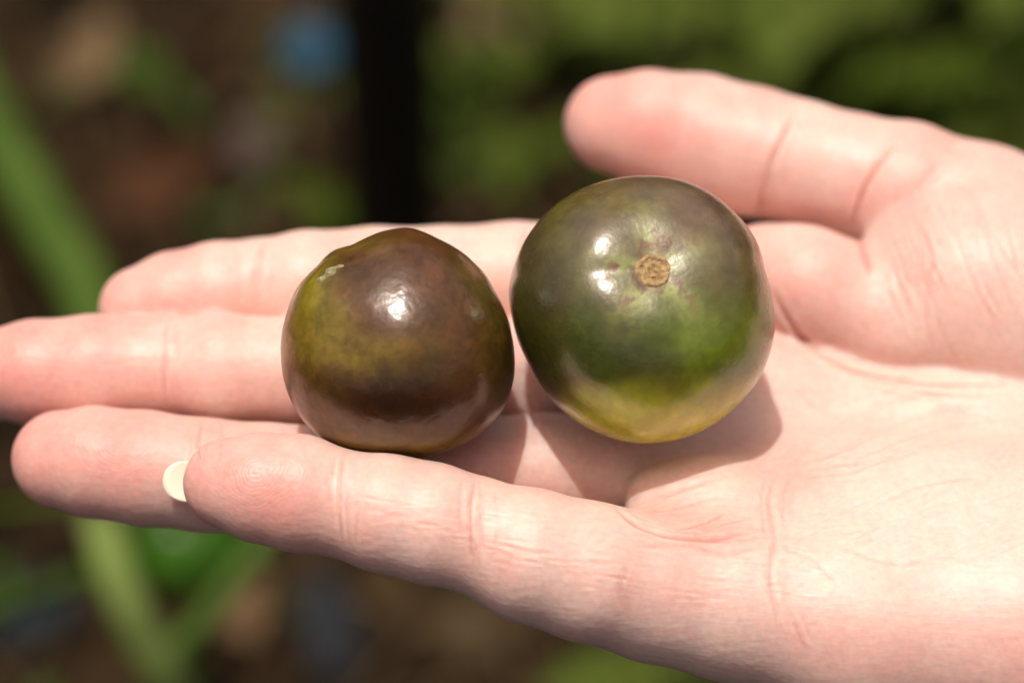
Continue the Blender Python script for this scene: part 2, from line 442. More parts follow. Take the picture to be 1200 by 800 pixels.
# do not push the skin into the fruits
dn = np.minimum(TB.sd(V), TS.sd(V)); disp *= sstep(0.2, 1.5, dn) + (dn < -1)
V2 = V + NV * disp[:, None]

# ---- skin colour (pigment and blood, not light) and the ridge pattern of the pads
pads = [(np.array(onhand(x, y)), r) for x, y, r in ((300,552,9.5),(140,515,10),(60,410,10),(190,320,10),(790,135,12))]
rd = np.full(n, 0.0); ra = np.zeros(n); red = np.zeros(n)
for c, r in pads:
    q = V - c; d = np.sqrt((q[:,0] * 0.78) ** 2 + (q[:,1]) ** 2 + q[:,2] ** 2); m = d < r * 1.25
    rd[m] = d[m]; ra[m] = sstep(r * 0.85, r * 0.25, d[m]); red = np.maximum(red, np.exp(-(d / 13) ** 2) * 0.5)
def blob(px, py, r, a):
    c = onhand(px, py)
    if c is None: return 0
    return a * np.exp(-(np.linalg.norm(V - c, axis=1) / r) ** 2)
for b_ in ((20,530,11,.7),(235,575,10,.5),(10,440,10,.4),(150,345,10,.35),(690,150,14,.45),(840,150,12,.25),(905,230,7,.4),(960,350,10,.35),(1010,370,10,.2),
           (800,615,6,.45),(850,625,5,.5),(960,570,8,.4),(1180,720,10,.35),(600,520,12,.35),(560,640,7,.25),(380,600,8,.2),(1090,250,10,.2),(1080,160,9,.3),
           (980,640,14,-.35),(1100,560,18,-.4),(1150,620,16,-.4),(1120,360,16,-.3),(640,640,9,-.3),(480,600,9,-.1),(450,320,16,-.1)):
    red = red + blob(*b_)
mot = fnoise(V, 6.0, 4, 4) - 0.5; mot2 = fnoise(V, 18.0, 8, 3) - 0.5
red = np.clip(red * 0.9 + mot * 0.9 + mot2 * 1.1 + crease * 0.8, -0.6, 1.4)
base = np.array([0.75, 0.495, 0.425]); pink = np.array([0.71, 0.33, 0.28]); pale = np.array([0.765, 0.555, 0.478]); cr_c = np.array([0.50, 0.17, 0.11])
tp = np.clip(red, 0, 1)[:, None]; tn = np.clip(-red * 1.8, 0, 1)[:, None]
colr = base * (1 - tp) + pink * tp; colr = colr * (1 - tn) + pale * tn
cw = np.clip(crease * 0.55, 0, .6)[:, None]; colr = colr * (1 - cw) + cr_c * cw
M3 = V2 * MM; M3[:, 2] += H
me2.vertices.foreach_set('co', M3.astype(np.float32).ravel())
a_ = me2.attributes.new('skin_col', 'FLOAT_COLOR', 'POINT'); a_.data.foreach_set('color', np.c_[colr, np.ones(n)].astype(np.float32).ravel())
a_ = me2.attributes.new('ridge_dist', 'FLOAT', 'POINT'); a_.data.foreach_set('value', rd.astype(np.float32))
a_ = me2.attributes.new('ridge_amp', 'FLOAT', 'POINT'); a_.data.foreach_set('value', ra.astype(np.float32))
me2.polygons.foreach_set('use_smooth', [True] * len(me2.polygons)); me2.update()
me2.materials.clear()

def skin_mat():
    m, t, b = nodes('skin')
    at = N(t, 'ShaderNodeAttribute', attribute_name='skin_col')
    tc = N(t, 'ShaderNodeTexCoord')
    fine = N(t, 'ShaderNodeTexNoise'); fine.inputs['Scale'].default_value = 900; fine.inputs['Detail'].default_value = 5; L(t, tc.outputs['Object'], fine.inputs['Vector'])
    mr = N(t, 'ShaderNodeMapRange'); mr.inputs['From Min'].default_value = 0.3; mr.inputs['From Max'].default_value = 0.7; mr.inputs['To Min'].default_value = 0.93; mr.inputs['To Max'].default_value = 1.06
    L(t, fine.outputs['Fac'], mr.inputs['Value'])
    mul = N(t, 'ShaderNodeVectorMath', operation='SCALE'); L(t, at.outputs['Color'], mul.inputs[0]); L(t, mr.outputs[0], mul.inputs['Scale'])
    L(t, mul.outputs[0], b.inputs['Base Color'])
    b.subsurface_method = 'RANDOM_WALK' if hasattr(b, 'subsurface_method') else None
    b.inputs['Subsurface Weight'].default_value = 1.0
    b.inputs['Subsurface Radius'].default_value = (1.0, 0.34, 0.19)
    b.inputs['Subsurface Scale'].default_value = 0.0034
    b.inputs['Specular IOR Level'].default_value = 0.5
    # gloss varies
    n2 = N(t, 'ShaderNodeTexNoise'); n2.inputs['Scale'].default_value = 160; n2.inputs['Detail'].default_value = 3; L(t, tc.outputs['Object'], n2.inputs['Vector'])
    r2 = N(t, 'ShaderNodeMapRange'); r2.inputs['To Min'].default_value = 0.36; r2.inputs['To Max'].default_value = 0.60; L(t, n2.outputs['Fac'], r2.inputs['Value']); L(t, r2.outputs[0], b.inputs['Roughness'])
    # ridges on the pads
    rdn = N(t, 'ShaderNodeAttribute', attribute_name='ridge_dist'); ran = N(t, 'ShaderNodeAttribute', attribute_name='ridge_amp')
    nz = N(t, 'ShaderNodeTexNoise'); nz.inputs['Scale'].default_value = 220; L(t, tc.outputs['Object'], nz.inputs['Vector'])
    ad = N(t, 'ShaderNodeMath', operation='MULTIPLY_ADD'); ad.inputs[1].default_value = 2.6; L(t, nz.outputs['Fac'], ad.inputs[0]); L(t, rdn.outputs['Fac'], ad.inputs[2])
    fq = N(t, 'ShaderNodeMath', operation='MULTIPLY'); fq.inputs[1].default_value = 2 * math.pi / 0.52; L(t, ad.outputs[0], fq.inputs[0])
    sn = N(t, 'ShaderNodeMath', operation='SINE'); L(t, fq.outputs[0], sn.inputs[0])
    rg = N(t, 'ShaderNodeMath', operation='MULTIPLY'); L(t, sn.outputs[0], rg.inputs[0]); L(t, ran.outputs['Fac'], rg.inputs[1])
    b1 = N(t, 'ShaderNodeBump'); b1.inputs['Strength'].default_value = 0.16; b1.inputs['Distance'].default_value = 0.00007; L(t, rg.outputs[0], b1.inputs['Height'])
    # lengthwise skin lines
    mp = N(t, 'ShaderNodeMapping'); mp.inputs['Rotation'].default_value = (0, 0, math.radians(10)); mp.inputs['Scale'].default_value = (260, 1500, 1500); L(t, tc.outputs['Object'], mp.inputs['Vector'])
    ln = N(t, 'ShaderNodeTexNoise'); ln.inputs['Scale'].default_value = 1.0; ln.inputs['Detail'].default_value = 3; L(t, mp.outputs[0], ln.inputs['Vector'])
    b2 = N(t, 'ShaderNodeBump'); b2.inputs['Strength'].default_value = 0.45; b2.inputs['Distance'].default_value = 0.00015; L(t, ln.outputs['Fac'], b2.inputs['Height']); L(t, b1.outputs[0], b2.inputs['Normal'])
    vo = N(t, 'ShaderNodeTexVoronoi'); vo.inputs['Scale'].default_value = 1100; L(t, tc.outputs['Object'], vo.inputs['Vector'])
    b3 = N(t, 'ShaderNodeBump'); b3.inputs['Strength'].default_value = 0.3; b3.inputs['Distance'].default_value = 0.00012; L(t, vo.outputs['Distance'], b3.inputs['Height']); L(t, b2.outputs[0], b3.inputs['Normal'])
    L(t, b3.outputs[0], b.inputs['Normal'])
    return m
SKIN = skin_mat(); me2.materials.append(SKIN)
tag(hand, 'open right hand held palm up with two tomatoes resting on its palm and fingers', 'hand')

# ---- fingernails
def nail_mat():
    m, t, b = nodes('nail')
    at = N(t, 'ShaderNodeAttribute', attribute_name='nail_col'); L(t, at.outputs['Color'], b.inputs['Base Color'])
    b.inputs['Roughness'].default_value = 0.22; b.inputs['Subsurface Weight'].default_value = 0.4
    b.inputs['Subsurface Radius'].default_value = (1, .6, .4); b.inputs['Subsurface Scale'].default_value = 0.001
    return m
NAIL = nail_mat()
def nail(tip, inner, rad, up, length=11.0, width=5.2, out=2.8):
    """tip: centre of the end sphere of the finger, inner: next joint, rad: finger radius there; the plate lies on the back of the finger"""
    tip = np.array(tip); f = tip - np.array(inner); f /= np.linalg.norm(f)
    back = -np.array(up, float); back -= f * back.dot(f); back /= np.linalg.norm(back); s = np.cross(f, back)
    vs = []; cols = []; nu, nv = 18, 14
    for lay in (0, 1):
        for i in range(nu + 1):
            u = i / nu
            for j in range(nv + 1):
                v = j / nv * 2 - 1
                # rounded free edge
                x = -length * 0.62 + u * (length + out) * (1 - 0.0 * v)
                xe = -length * 0.62 + (length + out)
                x = x - 3.4 * (1 - math.sqrt(max(0, 1 - 0.97 * v * v))) * u ** 3
                if u < 0.3: x += (0.3 - u) * 5 * v * v
                ang = v * 0.72
                arch = math.cos(ang); lat = math.sin(ang) / math.sin(0.72) * width
                drop = rad * 0.86 + (arch - 1) * rad * (0.5 if out < 5 else 0.2) - 0.010 * max(0, x) ** 2 * 1.6 - lay * 0.3 
                p = tip + f * x + s * lat + back * drop
                vs.append(W(p))
                fr = 1 / (1 + math.exp(-(x - rad * 0.62 + 0.6 * v * v) * 4))
                cols.append([.78 * (1 - fr) + .80 * fr, .5 * (1 - fr) + .69 * fr, .43 * (1 - fr) + .56 * fr, 1])
    fs = []; K = (nu + 1) * (nv + 1)
    for i in range(nu):
        for j in range(nv):
            a = i * (nv + 1) + j
            fs.append((a, a + 1, a + nv + 2, a + nv + 1)); fs.append((K + a, K + a + nv + 1, K + a + nv + 2, K + a + 1))
    def rim(a, b): fs.append((a, K + a, K + b, b))
    for j in range(nv): rim(j, j + 1); rim(nu * (nv + 1) + j + 1, nu * (nv + 1) + j)
    for i in range(nu): rim((i + 1) * (nv + 1), i * (nv + 1)); rim(i * (nv + 1) + nv, (i + 1) * (nv + 1) + nv)
    o = mesh_obj('fingernail', vs, fs, NAIL, hand)
    at = o.data.attributes.new('nail_col', 'FLOAT_COLOR', 'POINT'); at.data.foreach_set('color', np.array(cols, np.float32).ravel())
    return o
def tipdata(ch):
    a, ra_ = PR(*ch[0]); b, _ = PR(*ch[2]); return a, b, ra_
a, b, r_ = tipdata(PINKY); nail(a, b, r_, (0.0, -0.44, .9), 10, 2.85, 6.3)
a, b, r_ = tipdata(RING); nail(a, b, r_, (0.0, -0.1, 1), 11, 5.0, 0.5)
a, b, r_ = tipdata(MIDDLE); nail(a, b, r_, (0, 0, 1), 12, 5.2, 0.8)
a, b, r_ = tipdata(INDEX); nail(a, b, r_, (0, 0.1, 1), 11, 5.0, 0.3)
a, b, r_ = tipdata(THUMB); nail(a, b, r_, (0.1, -0.6, 1), 13, 6.2, 0.3)

# ================================================================== TOMATOES
def tomato_mat(name, rough=0.2, spec=0.75, coat=0.25):
    m, t, b = nodes(name)
    at = N(t, 'ShaderNodeAttribute', attribute_name='fruit_col'); tc = N(t, 'ShaderNodeTexCoord')
    sp = N(t, 'ShaderNodeTexVoronoi'); sp.inputs['Scale'].default_value = 1250; L(t, tc.outputs['Object'], sp.inputs['Vector'])
    ms = N(t, 'ShaderNodeTexNoise'); ms.inputs['Scale'].default_value = 130; ms.inputs['Detail'].default_value = 4; L(t, tc.outputs['Object'], ms.inputs['Vector'])
    # tiny pale pores
    r1 = N(t, 'ShaderNodeMapRange'); r1.inputs['From Min'].default_value = 0.06; r1.inputs['From Max'].default_value = 0.17; r1.inputs['To Min'].default_value = 1; r1.inputs['To Max'].default_value = 0; L(t, sp.outputs['Distance'], r1.inputs['Value'])
    r3 = N(t, 'ShaderNodeMapRange'); r3.inputs['From Min'].default_value = 0.42; r3.inputs['From Max'].default_value = 0.6; L(t, ms.outputs['Fac'], r3.inputs['Value'])
    mm = N(t, 'ShaderNodeMath', operation='MULTIPLY'); L(t, r1.outputs[0], mm.inputs[0]); L(t, r3.outputs[0], mm.inputs[1])
    m2 = N(t, 'ShaderNodeMath', operation='MULTIPLY'); L(t, mm.outputs[0], m2.inputs[0]); m2.inputs[1].default_value = 0.28
    mx = N(t, 'ShaderNodeMix', data_type='RGBA'); L(t, m2.outputs[0], mx.inputs['Factor']); L(t, at.outputs['Color'], mx.inputs['A']); mx.inputs['B'].default_value = (0.42, 0.30, 0.12, 1)
    L(t, mx.outputs['Result'], b.inputs['Base Color'])
    b.inputs['Subsurface Weight'].default_value = 0.35; b.inputs['Subsurface Radius'].default_value = (1, 0.9, 0.25); b.inputs['Subsurface Scale'].default_value = 0.0015
    rr = N(t, 'ShaderNodeMapRange'); rr.inputs['To Min'].default_value = rough - 0.07; rr.inputs['To Max'].default_value = rough + 0.1; L(t, ms.outputs['Fac'], rr.inputs['Value']); L(t, rr.outputs[0], b.inputs['Roughness'])
    b.inputs['Specular IOR Level'].default_value = spec
    b.inputs['Coat Weight'].default_value = coat; b.inputs['Coat Roughness'].default_value = 0.19
    n3 = N(t, 'ShaderNodeTexNoise'); n3.inputs['Scale'].default_value = 1300; n3.inputs['Detail'].default_value = 2; L(t, tc.outputs['Object'], n3.inputs['Vector'])
    n4 = N(t, 'ShaderNodeTexNoise'); n4.inputs['Scale'].default_value = 230; n4.inputs['Detail'].default_value = 2; L(t, tc.outputs['Object'], n4.inputs['Vector'])
    b1 = N(t, 'ShaderNodeBump'); b1.inputs['Strength'].default_value = 0.6; b1.inputs['Distance'].default_value = 0.00008; L(t, n3.outputs['Fac'], b1.inputs['Height'])
    b2 = N(t, 'ShaderNodeBump'); b2.inputs['Strength'].default_value = 0.09; b2.inputs['Distance'].default_value = 0.0002; L(t, n4.outputs['Fac'], b2.inputs['Height']); L(t, b1.outputs[0], b2.inputs['Normal'])
    L(t, b2.outputs[0], b.inputs['Normal']); L(t, b2.outputs[0], b.inputs['Coat Normal'])
    return m

def cube_sphere(nn):
    vs = []; fs = []; key = {}
    def vid(p):
        k = tuple(np.round(p, 6))
        if k not in key: key[k] = len(vs); vs.append(p)
        return key[k]
    g = np.tan(np.linspace(-1, 1, nn + 1) * math.pi / 4)
    for axn in range(3):
        for sg in (-1, 1):
            ids = [[None] * (nn + 1) for _ in range(nn + 1)]
            for i in range(nn + 1):
                for j in range(nn + 1):
                    p = np.zeros(3); p[axn] = sg; p[(axn+1) % 3] = g[i]; p[(axn+2) % 3] = g[j]
                    ids[i][j] = vid(p / np.linalg.norm(p))
            for i in range(nn):
                for j in range(nn):
                    f = (ids[i][j], ids[i+1][j], ids[i+1][j+1], ids[i][j+1])
                    fs.append(f if sg > 0 else f[::-1])
    return np.array(vs), fs
CSV, CSF = cube_sphere(110)

def build_tomato(T, paint, label, mat):
    root = empty('tomato', W(T.c - np.array([0, 0, T.R0])))
    d = CSV; r = T.radius(d)
    q = d * r[:, None]
    Pw = T.c + q[:, :1] * T.r + q[:, 1:2] * T.u + q[:, 2:] * T.v
    o = mesh_obj('fruit_body', W(Pw) - np.array(root.location), CSF, mat, root)
    # picture-plane place of each point, in the pixel units of the photograph, for laying the pigment patches
    col = paint(T, d, r)
    at = o.data.attributes.new('fruit_col', 'FLOAT_COLOR', 'POINT'); at.data.foreach_set('color', np.c_[col, np.ones(len(d))].astype(np.float32).ravel())
    tag(root, label, 'tomato', 'dark unripe tomatoes in the hand')
    return root
def mixc(c, t, d): t = np.clip(t, 0, 1)[:, None]; return c * (1 - t) + np.array(d) * t
def patches(T, d, cx, cy):
    k = T.R0 / (PXM * depth_scale(T.c))
    return cx + d[:, 0] * k, cy - d[:, 1] * k, d[:, 2]
def g2(x, y, cx, cy, sx, sy): return np.exp(-((x - cx) / sx) ** 2 - ((y - cy) / sy) ** 2)

def paint_big(T, d, r):
    x, y, v = patches(T, d, 752, 362); fr = (v > -0.2)
    n1 = fnoise(d, 0.5, 21, 5); n2 = fnoise(d, 0.16, 25, 4); n3 = fnoise(d, 0.9, 29, 3)
    c = np.tile(np.array([0.10, 0.075, 0.014]), (len(d), 1))
    c = mixc(c, sstep(0.42, 0.62, n1), (0.075, 0.085, 0.008))
    xs = x + (n1 - .5) * 60; ys = y + (n3 - .5) * 60
    c = mixc(c, 0.85 * g2(xs, ys, 790, 260, 95, 55), (0.150, 0.080, 0.052))         # purple shoulder
    c = mixc(c, 0.75 * sstep(385, 270, ys) * sstep(0.20, 0.5, n3 + .1), (0.15, 0.088, 0.090))
    c = mixc(c, 0.75 * g2(xs, ys, 655, 262, 28, 50), (0.15, 0.14, 0.02))
    c = mixc(c, 0.6 * g2(xs, ys, 690, 228, 70, 18), (0.17, 0.13, 0.015))
    c = mixc(c, 0.7 * g2(xs, ys, 700, 270, 50, 45), (0.11, 0.07, 0.055))
    c = mixc(c, 0.6 * g2(xs, ys, 880, 300, 26, 60), (0.13, 0.085, 0.02))
    c = mixc(c, 0.9 * g2(xs, ys, 840, 405, 75, 55), (0.17, 0.215, 0.008))           # green flank
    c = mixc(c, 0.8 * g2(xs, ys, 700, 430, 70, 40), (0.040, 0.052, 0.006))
    c = mixc(c, sstep(445, 495, ys + 0.15 * (x - 752)) * 0.95, (0.70, 0.66, 0.06))      # yellow base
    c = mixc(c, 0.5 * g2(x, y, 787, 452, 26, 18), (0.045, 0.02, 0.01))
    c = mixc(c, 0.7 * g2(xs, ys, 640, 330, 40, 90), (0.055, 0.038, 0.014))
    # pale star of ribs round the scar
    ang = np.arccos(np.clip(d @ T.dd, -1, 1)); ph = np.arctan2(d @ T.t2, d @ T.t1)
    star = np.exp(-(ang / 0.40) ** 2) * (0.62 + 0.38 * np.cos(5 * ph + 1.2)) + np.exp(-(ang / 0.2) ** 2) * .3
    c = mixc(c, star * (1.25 + (n2 - .5) * 2.2), (0.34, 0.36, 0.15))
    blot = sstep(0.50, 0.62, n2) * np.exp(-((ang - 0.28) / 0.18) ** 2)
    c = mixc(c, blot * 0.9, (0.13, 0.04, 0.03))
    c = c * (0.60 + 0.80 * n2)[:, None] * (1 + 0.15 * (fnoise(np.stack([ph * 2.2, ang * .25, ang * 0], -1), 0.12, 33, 3) - .5))[:, None]
    ring = np.exp(-((ang - 0.175) / 0.035) ** 2) * sstep(.40, .55, fnoise(d, 0.2, 61, 2)); c = mixc(c, ring * 0.9, (0.10, 0.032, 0.02))
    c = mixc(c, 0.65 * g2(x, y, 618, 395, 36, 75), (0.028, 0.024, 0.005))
    return np.clip(c * np.array([0.88, 0.92, 0.62]) * (0.93 + 0.14 * sstep(.35, .65, fnoise(d, 0.06, 71, 3)))[:, None], 0.003, 1)
def paint_small(T, d, r):
    x, y, v = patches(T, d, 468, 402)
    n1 = fnoise(d, 0.5, 41, 5); n2 = fnoise(d, 0.15, 45, 4); n3 = fnoise(d, 0.8, 49, 3)
    xs = x + (n1 - .5) * 70; ys = y + (n3 - .5) * 60
    c = np.tile(np.array([0.100, 0.040, 0.012]), (len(d), 1))
    c = mixc(c, sstep(0.5, 0.62, n1) * .6, (0.075, 0.055, 0.010))
    c = mixc(c, 0.95 * g2(xs, ys, 362, 355, 32, 85), (0.21, 0.19, 0.016))            # olive flank
    c = mixc(c, 0.9 * g2(xs, ys, 410, 408, 90, 24), (0.20, 0.15, 0.018))
    c = mixc(c, 0.7 * g2(xs, ys, 395, 288, 60, 14), (0.22, 0.17, 0.018))
    c = mixc(c, 0.75 * g2(xs, ys, 575, 350, 30, 70), (0.10, 0.085, 0.008))
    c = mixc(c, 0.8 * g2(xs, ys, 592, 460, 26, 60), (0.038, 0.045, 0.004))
    c = mixc(c, 0.7 * g2(xs, ys, 455, 320, 60, 32), (0.085, 0.042, 0.028))
    c = mixc(c, 0.7 * g2(xs, ys, 520, 350, 45, 40), (0.11, 0.055, 0.035))
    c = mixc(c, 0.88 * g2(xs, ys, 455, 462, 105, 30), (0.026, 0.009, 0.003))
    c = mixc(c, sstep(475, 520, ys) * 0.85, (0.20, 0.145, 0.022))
    c = c * (0.62 + 0.76 * n2)[:, None]
    return np.clip(c * np.array([0.92, 0.80, 0.55]) * (0.88 + 0.24 * sstep(.35, .65, fnoise(d, 0.06, 72, 3)))[:, None], 0.003, 1)
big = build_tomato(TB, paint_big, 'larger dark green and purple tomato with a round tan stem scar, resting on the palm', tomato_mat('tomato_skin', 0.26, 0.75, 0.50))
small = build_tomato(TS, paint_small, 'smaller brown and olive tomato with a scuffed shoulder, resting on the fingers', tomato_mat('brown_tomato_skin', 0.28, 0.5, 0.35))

def surf(T, d):
    d = d / np.linalg.norm(d, axis=1)[:, None]; r = T.radius(d); q = d * r[:, None]
    return T.c + q[:, :1] * T.r + q[:, 1:2] * T.u + q[:, 2:] * T.v
# stem scar: a corky disc with a raised ragged rim and rings
def stem_scar(T, root):
    nr, na = 16, 48; vs = []; fs = []
    nrm = T.dd[0] * T.r + T.dd[1] * T.u + T.dd[2] * T.v
    for i in range(nr + 1):
        for j in range(na):
            a = 2 * math.pi * j / na; q = i / nr
            edge = 0.160 * (1 + 0.035 * math.cos(5 * a + .5) + 0.03 * math.cos(3 * a + 1) + 0.02 * math.sin(8 * a))
            rad = q * edge
            dd = T.dd + T.t1 * math.cos(a) * rad + T.t2 * math.sin(a) * rad
            p = surf(T, dd[None])[0]
            h = 0.25 + 0.20 * math.exp(-((q - 0.80) / 0.12) ** 2) - 0.15 * math.exp(-((q - 0.58) / 0.1) ** 2) + 0.32 * math.exp(-((q - 0.36) / 0.09) ** 2) - 0.10 * math.exp(-(q / 0.2) ** 2)
            h = 0.10 + (h - 0.25) * 0.7 * (1 + 0.35 * math.sin(3 * a + 1) * (q < .5)); h += (random.random() - .5) * 0.05
            if i == nr: h = -0.25
            vs.append(p + nrm * h)
    for i in range(nr):
        for j in range(na):
            j2 = (j + 1) % na; fs.append((i * na + j, (i + 1) * na + j, (i + 1) * na + j2, i * na + j2))
    o = mesh_obj('stem_scar', W(np.array(vs)) - np.array(root.location), fs, simple_mat('cork', (0.26, 0.15, 0.055), (0.52, 0.36, 0.17), 1400, 0.85, 0.6), root)
    return o
stem_scar(TB, big)
def scuff(T, root):                     # dry scratched patch on the small fruit's shoulder
    vs = []; fs = []; nu, nv = 22, 10
    c = np.array([(386 - 468) / 137, (402 - 318) / 137, 0]); c[2] = math.sqrt(max(0.02, 1 - c[0]**2 - c[1]**2))
    t = np.cross([0, 0, 1], c); t /= np.linalg.norm(t); s = np.cross(c, t)
    ax1 = -t * 0.35 + s * 0.95
    ax1 = (np.array([0.5, 0.8, 0]) - c * np.dot([0.5, 0.8, 0], c)); ax1 /= np.linalg.norm(ax1); ax2 = np.cross(c, ax1)
    for i in range(nu + 1):
        for j in range(nv + 1):
            u = i / nu * 2 - 1; v = j / nv * 2 - 1
            wd = 0.055 * math.sqrt(max(0, 1 - u * u)) * (1 + 0.5 * math.sin(7 * u + 1)) 
            dd = c + ax1 * u * 0.14 + ax2 * (v * wd + 0.012 * math.sin(5 * u))
            p = surf(T, dd[None])[0]; nn = p - T.c; nn /= np.linalg.norm(nn)
            edge = (1 - u * u) * (1 - v * v)
            vs.append(p + nn * (-0.06 + 0.20 * min(1, edge * 4) * (0.5 + 0.7 * random.random())))
    for i in range(nu):
        for j in range(nv):
            a = i * (nv + 1) + j; fs.append((a, a + nv + 1, a + nv + 2, a + 1))
    return mesh_obj('scuff', W(np.array(vs)) - np.array(root.location), fs, simple_mat('dry_skin', (0.13, 0.10, 0.03), (0.42, 0.36, 0.20), 1500, 0.35, 0.6), root)
scuff(TS, small)

#BACKGROUND
# ================================================================== GARDEN BED BELOW THE HAND (far out of focus)
def G(px, py, h=0.0):                       # world point at height h (metres above the soil) seen at that place of the picture
    return Vector(W(P(px, py, (h - H) / MM)))

# ---- soil: one sheet, fine near the place in view and coarse towards the edges
gc = G(600, 400)
t_ = np.linspace(-1, 1, 241); gx = np.sinh(t_ * 5.2) / math.sinh(5.2) * 30
gX, gY = np.meshgrid(gx + gc.x, gx + gc.y, indexing='ij'); gp = np.stack([gX.ravel(), gY.ravel(), np.zeros(gX.size)], -1)
rr_ = np.hypot(gp[:, 0] - gc.x, gp[:, 1] - gc.y); fade = sstep(6, 2, rr_)
gz = (fnoise(gp, 0.22, 2, 4) - 0.5) * 0.045 + (fnoise(gp, 0.035, 6, 3) - 0.5) * 0.016 * fade
gp[:, 2] = gz - 0.012
nn_ = len(gx); ii, jj = np.meshgrid(np.arange(nn_ - 1), np.arange(nn_ - 1), indexing='ij'); a0 = (ii * nn_ + jj).ravel()
soil_m, st_, sb_ = nodes('soil')
tc = N(st_, 'ShaderNodeTexCoord'); n1 = N(st_, 'ShaderNodeTexNoise'); n1.inputs['Scale'].default_value = 14; n1.inputs['Detail'].default_value = 7; L(st_, tc.outputs['Object'], n1.inputs['Vector'])
cr = N(st_, 'ShaderNodeValToRGB'); e = cr.color_ramp.elements; e[0].position = 0.3; e[0].color = (0.005, 0.004, 0.002, 1); e[1].position = 0.72; e[1].color = (0.060, 0.032, 0.012, 1)
m_ = cr.color_ramp.elements.new(0.5); m_.color = (0.018, 0.011, 0.005, 1)
L(st_, n1.outputs['Fac'], cr.inputs[0]); L(st_, cr.outputs[0], sb_.inputs['Base Color']); sb_.inputs['Roughness'].default_value = 0.95; sb_.inputs['Specular IOR Level'].default_value = 0.08
n2 = N(st_, 'ShaderNodeTexNoise'); n2.inputs['Scale'].default_value = 160; n2.inputs['Detail'].default_value = 6; L(st_, tc.outputs['Object'], n2.inputs['Vector'])
bu = N(st_, 'ShaderNodeBump'); bu.inputs['Strength'].default_value = 0.8; bu.inputs['Distance'].default_value = 0.004; L(st_, n2.outputs['Fac'], bu.inputs['Height']); L(st_, bu.outputs[0], sb_.inputs['Normal'])
soil = mesh_obj('soil', gp, np.stack([a0, a0 + nn_, a0 + nn_ + 1, a0 + 1], -1).tolist(), soil_m); soil['kind'] = 'structure'
bm_ = bmesh.new(); bm_.from_mesh(soil.data); SOILB = BVHTree.FromBMesh(bm_); bm_.free()
def soil_z(x, y):
    h = SOILB.ray_cast(Vector((x, y, 2)), Vector((0, 0, -1))); return h[0].z if h[0] else 0.0

# ---- plant pieces
def tube(pts, radii, seg=8):
    vs = []; fs = []; pts = [Vector(p) for p in pts]
    for i, p in enumerate(pts):
        d = (pts[min(i+1, len(pts)-1)] - pts[max(i-1, 0)]).normalized()
        s = d.cross(Vector((0.3, 0.2, 1)).normalized())
        if s.length < 1e-3: s = d.cross(Vector((1, 0, 0)))
        s.normalize(); u = s.cross(d)
        for k in range(seg):
            a = 2 * math.pi * k / seg; vs.append(tuple(p + (s * math.cos(a) + u * math.sin(a)) * radii[i]))
    for i in range(len(pts) - 1):
        for k in range(seg):
            k2 = (k + 1) % seg; fs.append((i*seg+k, i*seg+k2, (i+1)*seg+k2, (i+1)*seg+k))
    fs.append(tuple(range(seg))[::-1]); fs.append(tuple((len(pts)-1)*seg + k for k in range(seg)))
    return vs, fs
def leaflet(org, yaw, ln, wd, droop, r):
    """a lobed leaflet folded along its midrib, with thickness"""
    prof = [(0, .04), (.08, .30), (.17, .62), (.25, .50), (.36, .98), (.45, .74), (.56, .88), (.65, .55), (.76, .52), (.85, .26), (1, .0)]
    vs = []; fs = []; c, s = math.cos(yaw), math.sin(yaw)
    for lay in (0, 1):
        for (u, h) in prof:
            for side in (-1, -.5, 0, .5, 1):
                x = u * ln; y = side * h * wd * (1 + 0.12 * math.sin(9 * u + r)); zz = abs(side) * h * wd * 0.38 - droop * ln * u * u + 0.05 * ln * math.sin(11 * u + side * 3 + r) * h - lay * 0.004
                vs.append((org[0] + c * x - s * y, org[1] + s * x + c * y, org[2] + zz))
    K = len(prof) * 5
    for i in range(len(prof) - 1):
        for j in range(4):
            a = i * 5 + j; fs.append((a, a + 5, a + 6, a + 1)); fs.append((K + a, K + a + 1, K + a + 6, K + a + 5))
    return vs, fs
def leaf_mesh(name, seed, mat):
    R = random.Random(seed); vs = []; fs = []
    def addm(m):
        o = len(vs); vs.extend(m[0]); fs.extend([tuple(i + o for i in f) for f in m[1]])
    pts = [(t, 0, 0.10 * math.sin(t * 2.6) - 0.18 * t * t) for t in np.linspace(0, 0.75, 7)]
    addm(tube(pts, [0.016 - 0.010 * i / 6 for i in range(7)], 5))
    addm(leaflet(pts[-1], R.uniform(-.1, .1), 0.42, 0.16, 0.35, R.random() * 6))
    for k, t in enumerate((0.30, 0.50, 0.66)):
        z = 0.10 * math.sin(t * 2.6) - 0.18 * t * t
        for sg in (-1, 1):
            addm(leaflet((t, 0, z), sg * R.uniform(.75, 1.15), R.uniform(.24, .34), R.uniform(.085, .12), R.uniform(.2, .5), R.random() * 6))
    me = bpy.data.meshes.new(name); me.from_pydata(vs, [], fs); me.materials.append(mat)
    me.polygons.foreach_set('use_smooth', [True] * len(me.polygons)); me.update(); return me
LEAFM = simple_mat('tomato_leaf', (0.035, 0.070, 0.003), (0.10, 0.145, 0.008), 25, 0.6, 0.3, 0.12, trans=0.35)
LEAFL = simple_mat('young_leaf', (0.060, 0.100, 0.010), (0.16, 0.20, 0.028), 25, 0.6, 0.3, 0.12, trans=0.35)
STEMM = simple_mat('green_stem', (0.040, 0.080, 0.009), (0.070, 0.12, 0.018), 40, 0.65, 0.3, 0.15)
STEML = simple_mat('pale_stem', (0.15, 0.21, 0.045), (0.20, 0.26, 0.07), 40, 0.65, 0.3, 0.15)
leafs = [leaf_mesh('leaf', k, LEAFM) for k in range(4)]; leafs_l = [leaf_mesh('leaf', 10 + k, LEAFL) for k in range(3)]
